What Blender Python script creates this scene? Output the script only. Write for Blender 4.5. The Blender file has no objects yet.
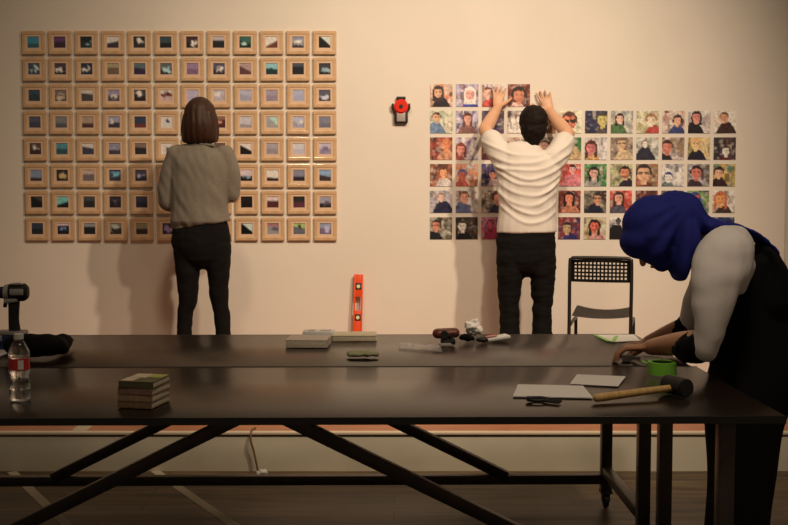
import bpy, bmesh, math, random
import numpy as np
from math import sin, cos, pi, radians as R
from mathutils import Vector as V, Matrix, noise

# ------------------------------------------------------------------ camera, light, exposure
scn = bpy.context.scene
COL = scn.collection
F, CX, CY, HORIZON, CAMZ = 1100.0, 394.0, 262.5, 190.0, 1.387
TH = math.atan((CY - HORIZON) / F)
cd = bpy.data.cameras.new('camera'); cam = bpy.data.objects.new('camera', cd); COL.objects.link(cam)
cam.location = (0, 0, CAMZ); cam.rotation_euler = (pi / 2 - TH, 0, 0)
cd.sensor_width = 36; cd.lens = 36 * F / 788; cd.clip_start = .05
scn.camera = cam
scn.view_settings.view_transform = 'Standard'; scn.view_settings.look = 'None'
scn.view_settings.gamma = 1; scn.view_settings.use_curve_mapping = False
scn.view_settings.exposure = 0.0
w = bpy.data.worlds.new('world'); scn.world = w; w.use_nodes = True
w.node_tree.nodes['Background'].inputs[0].default_value = (1.0, .74, .50, 1)
w.node_tree.nodes['Background'].inputs[1].default_value = .095

def spot(loc, tgt, energy, size, blend, col, rad):
    l = bpy.data.lights.new('gallery_or_fill_spot', 'SPOT'); o = bpy.data.objects.new('gallery_or_fill_spot', l); COL.objects.link(o)
    l.energy = energy; l.spot_size = R(size); l.spot_blend = blend; l.color = col; l.shadow_soft_size = rad
    o.location = loc; o.rotation_euler = (V(tgt) - V(loc)).to_track_quat('-Z', 'Y').to_euler()
    return o
WARM = (1.0, .74, .50)
spot((2.2, 3.2, 4.5), (.25, 7.15, 1.05), 660, 66, 1.0, (1.0, .76, .53), .09)
spot((1.0, 3.2, 4.5), (.30, 7.15, 1.0), 400, 62, 1.0, (1.0, .76, .53), .09)  # unseen lamp, split off the main spot to weaken its cast shadows
spot((-.9, 4.3, 4.6), (-.85, 7.15, 1.55), 158, 80, 1.0, (1.0, .74, .49), .18)
spot((.7, 2.0, 4.4), (.7, 4.3, .5), 170, 75, 1.0, (1.0, .80, .60), .25)  # unseen overhead fill, added to brighten the cards and blouse

# ------------------------------------------------------------------ projection helpers
def at(px, py, Y):
    a = (px - CX) / F; b = (CY - py) / F
    d = V((a, cos(TH) + b * sin(TH), -sin(TH) + b * cos(TH)))
    return V((0, 0, CAMZ)) + d * (Y / d.y)
def atz(px, py, Z):
    a = (px - CX) / F; b = (CY - py) / F
    d = V((a, cos(TH) + b * sin(TH), -sin(TH) + b * cos(TH)))
    return V((0, 0, CAMZ)) + d * ((Z - CAMZ) / d.z)
def lin(c):
    return tuple((x / 12.92 if x <= .04045 else ((x + .055) / 1.055) ** 2.4) for x in c)
def hx(s):
    if len(s) == 3: s = s[0] * 2 + s[1] * 2 + s[2] * 2
    return tuple(int(s[i:i + 2], 16) / 255 for i in (0, 2, 4))

# ------------------------------------------------------------------ materials
def mat(name, col, rough=.6, metal=0, noise_amt=0, scale=20, bump=0, bscale=80, coat=0, trans=0, ior=1.45, sheen=0, stretch=None, spec=None, alpha=None):
    m = bpy.data.materials.new(name); m.use_nodes = True; nt = m.node_tree; b = nt.nodes['Principled BSDF']
    c = col if not isinstance(col, str) else lin(hx(col))
    b.inputs['Base Color'].default_value = (*c, 1); b.inputs['Roughness'].default_value = rough
    b.inputs['Metallic'].default_value = metal
    if coat: b.inputs['Coat Weight'].default_value = coat; b.inputs['Coat Roughness'].default_value = .08
    if trans: b.inputs['Transmission Weight'].default_value = trans; b.inputs['IOR'].default_value = ior
    if sheen: b.inputs['Sheen Weight'].default_value = sheen
    if spec is not None: b.inputs['Specular IOR Level'].default_value = spec
    if alpha is not None: b.inputs['Alpha'].default_value = alpha
    tc = nt.nodes.new('ShaderNodeTexCoord'); mp = nt.nodes.new('ShaderNodeMapping')
    nt.links.new(tc.outputs['Object'], mp.inputs[0])
    if stretch: mp.inputs['Scale'].default_value = stretch
    if noise_amt:
        n = nt.nodes.new('ShaderNodeTexNoise'); n.inputs['Scale'].default_value = scale; n.inputs['Detail'].default_value = 6
        nt.links.new(mp.outputs[0], n.inputs[0])
        r = nt.nodes.new('ShaderNodeValToRGB'); nt.links.new(n.outputs[0], r.inputs[0])
        r.color_ramp.elements[0].position = .3; r.color_ramp.elements[1].position = .7
        r.color_ramp.elements[0].color = (*[x * (1 - noise_amt) for x in c], 1)
        r.color_ramp.elements[1].color = (*[min(1, x * (1 + noise_amt)) for x in c], 1)
        nt.links.new(r.outputs[0], b.inputs['Base Color'])
    if bump:
        n = nt.nodes.new('ShaderNodeTexNoise'); n.inputs['Scale'].default_value = bscale; n.inputs['Detail'].default_value = 5
        nt.links.new(mp.outputs[0], n.inputs[0])
        bp = nt.nodes.new('ShaderNodeBump'); bp.inputs['Strength'].default_value = bump; bp.inputs['Distance'].default_value = .004
        nt.links.new(n.outputs[0], bp.inputs['Height']); nt.links.new(bp.outputs[0], b.inputs['Normal'])
    return m
def attr_mat(name, rough, coat=0):
    m = bpy.data.materials.new(name); m.use_nodes = True; nt = m.node_tree; b = nt.nodes['Principled BSDF']
    a = nt.nodes.new('ShaderNodeAttribute'); a.attribute_name = 'print'
    nt.links.new(a.outputs['Color'], b.inputs['Base Color']); b.inputs['Roughness'].default_value = rough
    if coat: b.inputs['Coat Weight'].default_value = coat; b.inputs['Coat Roughness'].default_value = .12
    return m

M = dict(
 wall=mat('painted_wall', (.76, .72, .66), .75, noise_amt=.02, scale=3, bump=.08, bscale=60),
 stage=mat('stage_wood', (.42, .17, .08), .5, noise_amt=.25, scale=5, stretch=(1, 12, 1)),
 riser=mat('riser_paint', (.70, .66, .53), .6, noise_amt=.12, scale=2.5),
 edge=mat('edge_trim', (.72, .62, .47), .45),
 top=mat('table_laminate', (.020, .012, .008), .25, noise_amt=.12, scale=8, bump=.02, bscale=40, spec=.27),
 edgeblack=mat('table_edge_black', (.010, .010, .010), .5),
 steel=mat('dark_steel', (.075, .060, .050), .42, metal=.6, noise_amt=.2, scale=14),
 rubber=mat('black_rubber', (.012, .012, .012), .6),
 blackmetal=mat('black_metal', (.012, .011, .010), .4),
 blackcloth=mat('black_cloth', (.004, .0037, .004), .9, bump=.25, bscale=300, spec=.2),
 sweater=mat('grey_knit', (.170, .152, .125), .95, noise_amt=.16, scale=160, bump=.3, bscale=260, sheen=.15),
 shirt=mat('white_cotton', (.66, .62, .58), .85, bump=.12, bscale=200),
 blouse=mat('white_blouse', (.82, .78, .75), .85, bump=.15, bscale=220),
 skin=mat('skin', (.62, .36, .23), .5, noise_amt=.05, scale=20),
 skin2=mat('skin_tan', (.50, .24, .13), .5, noise_amt=.05, scale=20),
 hair=mat('dark_brown_hair', (.036, .014, .008), .5, noise_amt=.5, scale=30, bump=.5, bscale=60, spec=.3, stretch=(7, 7, .4)),
 hair2=mat('black_hair', (.010, .006, .005), .75, noise_amt=.4, scale=60, bump=.5, bscale=90, spec=.15),
 scarf=mat('royal_blue_fabric', (.022, .028, .235), .85, noise_amt=.06, scale=120, spec=.2, bump=.1, bscale=200),
 scarf2=mat('blue_fabric_edge', (.07, .12, .34), .8),
 kraft=mat('slide_frame_wood', (.60, .40, .23), .45, noise_amt=.15, scale=16, coat=.5),
 card=mat('slide_mount_card', (.72, .52, .37), .5, noise_amt=.06, scale=12, coat=.5),
 slide=attr_mat('slide_print', .35, .5), photo=attr_mat('photo_print', .4, .15),
 orange=mat('orange_level', (.80, .085, .018), .4), vial=mat('vial_yellow', (.75, .80, .45), .2),
 red=mat('red_plastic', (.72, .03, .015), .3), greyp=mat('grey_plastic', (.38, .34, .32), .4),
 white=mat('white_card', (.80, .79, .76), .6), page=mat('book_pages', (.70, .63, .48), .7, noise_amt=.12, scale=90),
 paper=mat('paper', (.78, .76, .72), .7), green=mat('green_tape', (.23, .62, .06), .4), dgreen=mat('dark_core', (.02, .05, .015), .6),
 wood=mat('mallet_wood', (.62, .40, .15), .5, noise_amt=.2, scale=10, stretch=(14, 1, 1)),
 blue=mat('dark_blue_plastic', (.012, .022, .12), .4), silver=mat('silver_plastic', (.50, .50, .47), .35, metal=.3),
 plastic=mat('clear_plastic', (.95, .97, .97), .05, trans=1, ior=1.35), film=mat('clear_film', (.9, .9, .9), .25, alpha=.35),
 water=mat('water', (.97, .99, 1), .0, trans=1, ior=1.33), label=mat('bottle_label_red', (.65, .03, .03), .4),
 cap=mat('bottle_cap', (.75, .75, .72), .4), brown=mat('brown_red_plastic', (.16, .035, .02), .4),
 olive=mat('olive_cover', (.42, .42, .24), .6), darkcover=mat('dark_cover', (.10, .10, .04), .5), lime=mat('lime_cover', (.45, .50, .10), .5),
 tapew=mat('floor_tape', (.55, .50, .38), .7), cable=mat('brown_cable', (.20, .10, .04), .6), eye=mat('eye_white', (.7, .7, .68), .2),
 lip=mat('lips', (.4, .12, .10), .5),
)
def wood_floor():
    m = bpy.data.materials.new('old_floor_boards'); m.use_nodes = True; nt = m.node_tree; b = nt.nodes['Principled BSDF']
    tc = nt.nodes.new('ShaderNodeTexCoord'); br = nt.nodes.new('ShaderNodeTexBrick')
    nt.links.new(tc.outputs['Object'], br.inputs[0]); br.inputs['Scale'].default_value = 1
    br.inputs['Brick Width'].default_value = 2.2; br.inputs['Row Height'].default_value = .13; br.inputs['Mortar Size'].default_value = .003
    br.inputs['Color1'].default_value = (.17, .115, .062, 1); br.inputs['Color2'].default_value = (.125, .085, .046, 1); br.inputs['Mortar'].default_value = (.03, .02, .012, 1)
    mp = nt.nodes.new('ShaderNodeMapping'); mp.inputs['Scale'].default_value = (1.2, 9, 1); nt.links.new(tc.outputs['Object'], mp.inputs[0])
    n = nt.nodes.new('ShaderNodeTexNoise'); n.inputs['Scale'].default_value = 2.2; n.inputs['Detail'].default_value = 8; nt.links.new(mp.outputs[0], n.inputs[0])
    r = nt.nodes.new('ShaderNodeValToRGB'); r.color_ramp.elements[0].position = .35; r.color_ramp.elements[0].color = (.45, .42, .38, 1)
    r.color_ramp.elements[1].position = .65; r.color_ramp.elements[1].color = (1.25, 1.25, 1.25, 1); nt.links.new(n.outputs[0], r.inputs[0])
    mx = nt.nodes.new('ShaderNodeMix'); mx.data_type = 'RGBA'; mx.blend_type = 'MULTIPLY'; mx.inputs['Factor'].default_value = 1
    nt.links.new(br.outputs['Color'], mx.inputs[6]); nt.links.new(r.outputs[0], mx.inputs[7]); nt.links.new(mx.outputs[2], b.inputs['Base Color'])
    b.inputs['Roughness'].default_value = .45
    return m
M['floor'] = wood_floor()

# ------------------------------------------------------------------ object helpers
def thing(name, label, cat, loc=(0, 0, 0), rz=0, group=None):
    o = bpy.data.objects.new(name, None); COL.objects.link(o); o.location = loc; o.rotation_euler = (0, 0, rz)
    o.empty_display_size = .1; o['label'] = label; o['category'] = cat
    if group: o['group'] = group
    return o
def tag(o, label, cat, group=None):
    o['label'] = label; o['category'] = cat
    if group: o['group'] = group
    return o
def rootmat(o):
    m = Matrix.Identity(4)
    while o is not None:
        m = Matrix.Translation(o.location) @ o.rotation_euler.to_matrix().to_4x4() @ m; o = o.parent
    return m
def link(name, me, m, parent=None, world=False, base=None, smooth=True):
    if m is not None and not len(me.materials): me.materials.append(m)
    o = bpy.data.objects.new(name, me); COL.objects.link(o)
    if parent is not None:
        o.parent = parent
        if world: me.transform(rootmat(parent).inverted())
    elif base is not None:
        me.transform(Matrix.Translation(-V(base))); o.location = base
    if smooth:
        for p in me.polygons: p.use_smooth = True
        try: me.set_sharp_from_angle(angle=R(38))
        except Exception: pass
    return o
class MB:
    def __init__(s): s.bm = bmesh.new()
    def box(s, c, size, rot=None, bev=0, seg=2):
        t = bmesh.new(); bmesh.ops.create_cube(t, size=1)
        for v in t.verts: v.co = V((v.co.x * size[0], v.co.y * size[1], v.co.z * size[2]))
        if bev: bmesh.ops.bevel(t, geom=t.edges[:], offset=bev, segments=seg, affect='EDGES', profile=.5)
        mt = Matrix.Translation(V(c)) @ (rot.to_4x4() if rot else Matrix.Identity(4))
        s.merge(t, mt); return s
    def merge(s, t, mt=None):
        if mt is not None: t.transform(mt)
        me = bpy.data.meshes.new('tmp'); t.to_mesh(me); s.bm.from_mesh(me); bpy.data.meshes.remove(me); t.free()
    def bar(s, a, b, wx, wz, up=(0, 0, 1), bev=0):
        a = V(a); b = V(b); d = b - a; L = d.length; x = d.normalized(); y = V(up).cross(x).normalized(); z = x.cross(y)
        rot = Matrix((x, y, z)).transposed(); s.box((a + b) / 2, (L, wx, wz), rot, bev); return s
    def cyl(s, a, b, r, r2=None, n=20, bev=0):
        a = V(a); b = V(b); t = bmesh.new(); d = b - a
        bmesh.ops.create_cone(t, cap_ends=True, segments=n, radius1=r, radius2=r if r2 is None else r2, depth=d.length)
        if bev: bmesh.ops.bevel(t, geom=[e for e in t.edges if any(len(f.verts) > 4 for f in e.link_faces)], offset=bev, segments=2, affect='EDGES')
        s.merge(t, Matrix.Translation((a + b) / 2) @ d.to_track_quat('Z', 'Y').to_matrix().to_4x4()); return s
    def lathe(s, prof, c=(0, 0, 0), n=28):
        rings = [[s.bm.verts.new(V(c) + V((r * cos(2 * pi * k / n), r * sin(2 * pi * k / n), z))) for k in range(n)] if r > 1e-6 else [s.bm.verts.new(V(c) + V((0, 0, z)))] for r, z in prof]
        for A, B in zip(rings, rings[1:]):
            for k in range(n):
                k2 = (k + 1) % n
                if len(A) == 1 and len(B) == 1: continue
                if len(A) == 1: s.bm.faces.new((A[0], B[k2], B[k]))
                elif len(B) == 1: s.bm.faces.new((A[k], A[k2], B[0]))
                else: s.bm.faces.new((A[k], A[k2], B[k2], B[k]))
        return s
    def ell(s, c, r, rot=None, sub=3):
        t = bmesh.new(); bmesh.ops.create_icosphere(t, subdivisions=sub, radius=1)
        for v in t.verts: v.co = V((v.co.x * r[0], v.co.y * r[1], v.co.z * r[2]))
        s.merge(t, Matrix.Translation(V(c)) @ (rot.to_4x4() if rot else Matrix.Identity(4))); return s
    def tube(s, pts, ra, rb=None, side=(1, 0, 0), n=20, sub=5, caps=True, capk=1.0):
        """smooth tube; ra = half width along 'side', rb = half width across it"""
        pts = [V(p) for p in pts]; rb = rb or ra; K = len(pts)
        def cr(a, i, t):
            p0, p1, p2, p3 = a[max(i - 1, 0)], a[i], a[i + 1], a[min(i + 2, K - 1)]
            return p1 * 1.0 + (p2 - p0) * (.5 * t) + (p0 * 2 - p1 * 5 + p2 * 4 - p3) * (.5 * t * t) + (p1 * 3 - p0 - p2 * 3 + p3) * (.5 * t ** 3)
        P, A, B = [], [], []
        for i in range(K - 1):
            for j in range(sub): t = j / sub; P.append(cr(pts, i, t)); A.append(cr(ra, i, t)); B.append(cr(rb, i, t))
        P.append(pts[-1]); A.append(ra[-1]); B.append(rb[-1])
        rings = []
        N = len(P); sd = V(side)
        frames = []
        for i in range(N):
            t = (P[min(i + 1, N - 1)] - P[max(i - 1, 0)]).normalized()
            u = (sd - t * sd.dot(t)).normalized(); v = t.cross(u); frames.append((t, u, v))
        def ring(c, a, b, u, v): return [s.bm.verts.new(c + u * (a * cos(2 * pi * k / n)) + v * (b * sin(2 * pi * k / n))) for k in range(n)]
        if caps:
            t, u, v = frames[0]; rc = min(A[0], B[0])
            for q in (80, 55, 28): f = cos(R(q)); rings.append(ring(P[0] - t * rc * capk * sin(R(q)), A[0] * f, B[0] * f, u, v))
        for i in range(N): rings.append(ring(P[i], A[i], B[i], frames[i][1], frames[i][2]))
        if caps:
            t, u, v = frames[-1]; rc = min(A[-1], B[-1])
            for q in (28, 55, 80): f = cos(R(q)); rings.append(ring(P[-1] + t * rc * capk * sin(R(q)), A[-1] * f, B[-1] * f, u, v))
        for a, b in zip(rings, rings[1:]):
            for k in range(n): s.bm.faces.new((a[k], a[(k + 1) % n], b[(k + 1) % n], b[k]))
        s.bm.faces.new(rings[0][::-1]); s.bm.faces.new(rings[-1])
        return s
    def mesh(s, name):
        bmesh.ops.recalc_face_normals(s.bm, faces=s.bm.faces[:])
        me = bpy.data.meshes.new(name); s.bm.to_mesh(me); s.bm.free(); return me
    def build(s, name, m, parent=None, world=False, base=None, smooth=True): return link(name, s.mesh(name), m, parent, world, base, smooth)
    def fuse(s, name, m, parent=None, voxel=.006, smooth=4, disp=None, world=True, base=None):
        me = s.mesh(name); o = bpy.data.objects.new('tmp', me); COL.objects.link(o)
        r = o.modifiers.new('r', 'REMESH'); r.mode = 'VOXEL'; r.voxel_size = voxel; r.adaptivity = 0
        if smooth: q = o.modifiers.new('s', 'SMOOTH'); q.factor = .5; q.iterations = smooth
        dg = bpy.context.evaluated_depsgraph_get(); me2 = bpy.data.meshes.new_from_object(o.evaluated_get(dg)); me2.name = name
        bpy.data.objects.remove(o); bpy.data.meshes.remove(me)
        if disp:
            ns = [v.normal.copy() for v in me2.vertices]
            for v, nn in zip(me2.vertices, ns): v.co = v.co + nn * disp(v.co, nn)
        me2.materials.clear(); ob = link(name, me2, m, parent, world, base, smooth=False)
        for p in me2.polygons: p.use_smooth = True
        return ob
def copytree(o, loc=None, rz=None, parent=None):
    c = o.copy(); COL.objects.link(c)
    if parent is not None: c.parent = parent
    if loc is not None: c.location = loc
    if rz is not None: c.rotation_euler = (0, 0, rz)
    for ch in list(o.children): copytree(ch, parent=c)
    return c

# ------------------------------------------------------------------ the setting
WY = 7.15; PZ = .195; PE = atz(394, 431, PZ).y; TZ = .747
def struct(mb, name, m):
    o = mb.build(name, m, smooth=False); o['kind'] = 'structure'; return o
struct(MB().box((0, 3.0, -.05), (12, 2 * (PE - 3.0) + 0.0, .1)), 'floor', M['floor'])
b = MB().box((0, (PE + 8.2) / 2, PZ / 2), (12, 8.2 - PE, PZ)); struct(b, 'floor_stage', M['stage'])
struct(MB().box((0, PE - .012, PZ / 2 - .012), (12, .024, PZ - .024)), 'trim_1', M['riser'])
struct(MB().box((0, PE - .014, PZ - .006), (12, .036, .014), bev=.003), 'trim_2', M['edge'])
struct(MB().box((-1.73, WY + .06, PZ + 2.1), (8.54, .12, 4.2)), 'wall_back', M['wall'])
struct(MB().box((4.0, WY + .31, PZ + 2.1), (3.0, .12, 4.2)), 'wall_right_recess', M['wall'])
struct(MB().box((2.50, WY + .18, PZ + 2.1), (.08, .14, 4.2)), 'wall_return', M['wall'])

# ------------------------------------------------------------------ tables
def table(cx, yc, rz, label):
    t = thing('work_table', label, 'table', (cx, yc, 0), rz, 'long work tables')
    L, D = 3.14, .885
    hl = L / 2
    top = MB().box((0, 0, TZ - .0125), (L, D, .021), bev=.002); top.build('tabletop', M['top'], t)
    MB().box((0, -D / 2 + .001, TZ - .0125), (L + .002, .006, .0215)).box((0, D / 2 - .001, TZ - .0125), (L + .002, .006, .0215)).build('edge_band', M['edgeblack'], t, smooth=False)
    yl = D / 2 - .145; yfr = -D / 2 + .07
    for sx in (-1, 1):
        for sy in (-1, 1):
            x, y = sx * 1.42, (yl if sy > 0 else yfr)
            lg = MB().box((x, y, .40), (.046, .046, .648), bev=.003).build('leg', M['steel'], t)
            MB().box((x, y, .072), (.05, .05, .012)).box((x - .015, y, .052), (.004, .03, .045)).box((x + .015, y, .052), (.004, .03, .045)).build('caster_bracket', M['steel'], lg)
            MB().cyl((x - .011, y, .031), (x + .011, y, .031), .030, bev=.004, n=24).build('caster_wheel', M['rubber'], lg)
        MB().bar((sx * 1.42, yfr + .02, .165), (sx * 1.42, yl - .02, .165), .04, .04, bev=.002).build('side_rail', M['steel'], t)
    MB().bar((-1.40, yl, .128), (1.40, yl, .128), .04, .04, bev=.002).build('low_rail', M['steel'], t)
    MB().bar((-1.40, yl, .665), (1.40, yl, .665), .04, .12, bev=.002).build('apron_beam', M['steel'], t)
    for sx in (-1, 1):
        MB().bar((sx * .985, yl, .14), (sx * .01, yl, .625), .044, .046, up=(0, 1, 0), bev=.002).build('diagonal_brace', M['steel'], t)
    return t
def toprow(y): return atz(394, y, TZ).y
yn0 = toprow(417.3); ys = toprow(366.5); yf = toprow(334.3)
TR = R(.8)
table(-.46, ys - .448 + 0.0, TR, 'long dark-topped steel-framed work table nearest the camera, with bottle and mallet on it')
table(-.49, ys + .448 + 0.006, TR, 'long dark-topped work table behind the nearer one, pushed against it, under the drill')
print('TABLE', yn0, ys, yf, PE)
def T(px, py, dz=0): return atz(px, py, TZ + dz)

# ------------------------------------------------------------------ slides on the wall
def grid_mesh(name, wd, ht, n, fn, y=0.0, thick=0):
    vs, cols, fs = [], [], []
    for j in range(n + 1):
        for i in range(n + 1):
            u, v = i / n, j / n
            vs.append(((u - .5) * wd, y, (.5 - v) * ht)); cols.append(fn(u, v))
    for j in range(n):
        for i in range(n):
            a = j * (n + 1) + i; fs.append((a, a + n + 1, a + n + 2, a + 1))
    nv = len(vs)
    if thick:
        k = [0, n, (n + 1) * (n + 1) - 1, n * (n + 1)]
        for q in k: vs.append((vs[q][0], y + thick, vs[q][2])); cols.append((.8, .8, .8))
        fs.append((nv, nv + 1, nv + 2, nv + 3))
        edge = [[i for i in range(n + 1)], [j * (n + 1) + n for j in range(n + 1)], [n * (n + 1) + i for i in range(n, -1, -1)], [j * (n + 1) for j in range(n, -1, -1)]]
        for q in range(4): fs.append(tuple(edge[q]) + (nv + (q + 1) % 4, nv + q))
    me = bpy.data.meshes.new(name); me.from_pydata(vs, [], fs)
    ca = me.color_attributes.new('print', 'FLOAT_COLOR', 'POINT')
    for q, c in enumerate(cols): ca.data[q].color = (*c, 1)
    return me
def mixc(a, b, t): t = max(0, min(1, t)); return tuple(a[i] * (1 - t) + b[i] * t for i in range(3))
def seen(c, gain=(1.0, 1.0, 1.0)):  # seen colour -> paper colour
    l = lin(c); return tuple(min(.9, l[i] / gain[i]) for i in range(3))
ORD = ['first', 'second', 'third', 'fourth', 'fifth', 'sixth', 'seventh', 'eighth', 'ninth', 'tenth', 'eleventh', 'twelfth']
# each slide: sky colour, ground colour, split, slant, accent colour ('' = none), words
SL = """
145a63 1a3c40 .6 0 - teal sea;482440 2a1520 .5 0 - plum dusk;101a1a 1c2424 .5 .2 6f8a86 black rocks and spray;bfa9a0 2b2328 .5 -.2 - white hill over dark ground;20201e 2a2220 .7 0 d9d0c8 pale round cloud in a dark sky;303c3a 12181a .55 0 - dark green shore;3a2020 201416 .5 0 e0d0c8 white wedge in dark red;b09a90 1c1c1c .35 0 - pale sky over black field;2c5a44 12241c .5 .3 a8cdb4 green bank with white slash;e6e2c4 6a2f20 .6 -.5 - cream sky over brown slope;8a8088 3a3238 .6 0 d8d0d4 grey misty water;d0e0c0 101210 .35 .9 - pale sky behind black diagonal slope
26303c 182434 .5 .3 80a0a0 navy rocks with white foam;38282c 201820 .5 0 c0a8a8 pale figure between dark trees;20242e 181a26 .6 0 c8b8a0 dark shape with cream corner;8a7450 5a4630 .4 0 - tan field;4a5450 2c1c30 .45 .1 - green haze over purple ground;505048 282420 .5 0 90a094 olive tree trunks;8a6478 704c60 .5 0 - mauve flowers;4a4250 302028 .6 .2 c8c0cc grey cloud over mauve ground;a88074 5a302c .5 .5 - reddish rock slope;7cb0a8 14302e .5 .1 103030 teal sky with one dark tree;4a4848 1e1e20 .3 0 - nearly black woodland;3a3434 181818 .6 0 909c94 dark forest with grey gaps
223038 1e2624 .5 0 10202c dark green pond;5a4a40 3a302a .5 0 907860 brown blurred figure;c8a090 38302c .35 .1 - round dark bowl shape;7a6878 40303c .5 0 e8d8d0 mauve scene with white streak;3a3030 201818 .5 .2 c0b0a0 dark street with pale pieces;d8b0a0 b08878 .5 0 501c14 pink glare with dark red spot;a090a0 a08c98 .5 0 - pale lilac haze;b09a98 a89088 .5 0 c8bab4 lilac haze with pale patches;a89aa0 94888c .5 .3 - grey lilac slope;a08488 8c7478 .5 0 - dusty pink blank;a8a0a8 a098a0 .5 0 - pale grey blank;5a5058 3c3438 .5 0 c0b4b8 dark grey water with light patch
38343c 2a2830 .5 0 - charcoal sea;5c5650 3e3a38 .6 0 - grey mist;8a6c50 3c2420 .6 0 - brown sky over dark strip;7a7480 302830 .5 .1 f0e0d8 grey scene split by white streak;28303c 5c2024 .65 0 - navy sky over dark red ground;d0c0c4 b8a8b0 .5 0 38284c pale glare with dark violet spot;c8b0a0 b8a090 .5 0 - pale tan haze;8a5a3c 482018 .3 0 c08060 brown and orange bands;b8a8a0 907c78 .7 .1 - pale mist over pink strip;a8c4a8 988c80 .4 .9 - green triangle over grey;b0a4a8 988c90 .5 0 dcd4d4 grey with pale band;807478 6e6468 .6 0 - slate grey haze
402820 2c1814 .5 0 c0a890 brown hills with cream band;2e6464 1c3838 .5 0 - green sea under teal sky;b0988c 2c2c34 .4 .2 - slate mountain peak;706870 342c34 .6 0 d8c4b8 grey harbour with white streak;6c5444 241c1c .4 .1 - dark hill at dusk;d0b8b0 c4a8a0 .5 0 403038 pale glare with dark streak;c0a890 a89078 .5 0 - tan blank;604838 40302a .5 0 - brown blur;d4b8b0 14100f .45 .5 - black slope under pink sky;a08c88 8c7c78 .5 0 - brownish grey blank;c8b8ac b8a8a8 .5 0 - pale cream haze;c0a8a8 988088 .5 0 74606c pink sky with grey band
586068 28161a .7 0 - blue grey sky over dark strip;241c18 1c1614 .5 0 907448 dark scene with golden glow;9c7c68 584844 .4 0 - tan sky over grey shore;202c3c 2c2c30 .5 0 5c8084 deep blue water;403840 1c1a22 .5 .3 90848c dark gull-shaped rocks;a08078 503838 .5 0 - brown rose blur;806850 483828 .5 0 - brown haze;503c34 3c2c28 .5 0 - dark brown blur;c8a8a0 100f10 .55 0 7a8488 pink sky over black shore;e8d0c8 2a1c1c .7 .1 - pale pink sky over dark hill;807880 2a1c22 .6 0 - grey sky darkening to black;8098a8 402828 .55 .2 - blue sky over brown hills
302820 0c0c0c .25 .6 - black slope in shadow;4c8c9c 0e0e10 .6 -.3 - bright blue sky over black hill;383430 1e1a1a .4 0 - dark brown moor;30242c 241820 .5 .1 58484c dark plum thicket;302a38 201a28 .5 0 - dark violet sea;503830 302020 .5 0 - brown strip;604838 382820 .5 0 - dim brown scene;402e28 2a1e1c .5 0 - dim dark room;1c1414 141010 .5 .2 - solid black night;d4b0a0 502020 .4 0 - peach sky over maroon field;282420 5a2430 .5 0 - black trees over crimson ground;9c8c90 281818 .6 0 584848 grey clouds over black strip
20242c 101214 .5 0 - blue black night sea;b8848c 0e0e12 .25 0 58647c pink sky over black ridge;6c645c 101010 .35 0 - grey sky over black bank;706048 2c2018 .45 0 90907c olive sky over dark field;807048 301c14 .5 0 - golden sky over brown ground;382838 281c28 .5 0 806878 purple blur;604838 382820 .5 0 - dim brown view;402e28 2a1e1c .5 0 - dim shadowed view;b8bca8 0c0e0c .4 .8 - black cliff against pale green;a05c58 8c8078 .3 0 584848 red arch over grey ground;a4b05c 605c5c .4 .2 202c14 lime trees over grey road;8a8890 705868 .5 .1 b0a0a8 grey sky over mauve hill
""".strip().split('\n')
rng = random.Random(4)
def slide_fn(sky, gr, split, slant, acc, seed, g):
    r = random.Random(seed); ax, ay, ar = r.uniform(.35, .7), r.uniform(.35, .65), r.uniform(.16, .26)
    s_, q_, a_ = seen(hx(sky), g), seen(hx(gr), g), (seen(hx(acc), g) if acc != '-' else None)
    def fn(u, v):
        h = split + slant * (u - .5)
        c = mixc(s_, q_, (v - h) / .12 + .5)
        k = 1 + .25 * noise.noise(V((u * 5, v * 5, seed)))
        c = tuple(x * k * .85 for x in c); gy = sum(c) / 3; c = mixc(c, (gy, gy, gy), .15)
        if a_:
            d = math.hypot((u - ax) * .7, v - ay) + .28 * noise.noise(V((u * 4, v * 4, seed + .5))); c = mixc(c, a_, ((ar - d) / .14 + .2) * .9)
        return c
    return fn
fr = MB()
FW, FH, FD = .148, .150, .016
fr.box((0, -.001, -FH / 2 + .012), (FW, FD, .024), bev=.004).box((0, -.001, FH / 2 - .012), (FW, FD, .024), bev=.004)
fr.box((-FW / 2 + .012, 0, 0), (.024, FD - .001, FH - .01), bev=.004).box((FW / 2 - .012, 0, 0), (.024, FD - .001, FH - .01), bev=.004)
frame_me = fr.mesh('slide_frame'); frame_me.materials.append(M['kraft'])
cm = MB(); hw, ih = .056, .037; cz = .003
for c_, s_ in (((0, 0, (hw + ih + cz) / 2 + .001), (2 * hw, .006, hw - ih - cz + .004)), ((0, 0, -(hw + ih - cz) / 2 - .001), (2 * hw, .006, hw - ih + cz + .004)), ((-(hw + ih) / 2, 0, cz), (hw - ih, .006, 2 * ih)), (((hw + ih) / 2, 0, cz), (hw - ih, .006, 2 * ih))):
    cm.box(c_, s_)
card_me = cm.mesh('mount_card'); card_me.materials.append(M['card'])
GS = (1.0, .80, .62)
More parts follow.
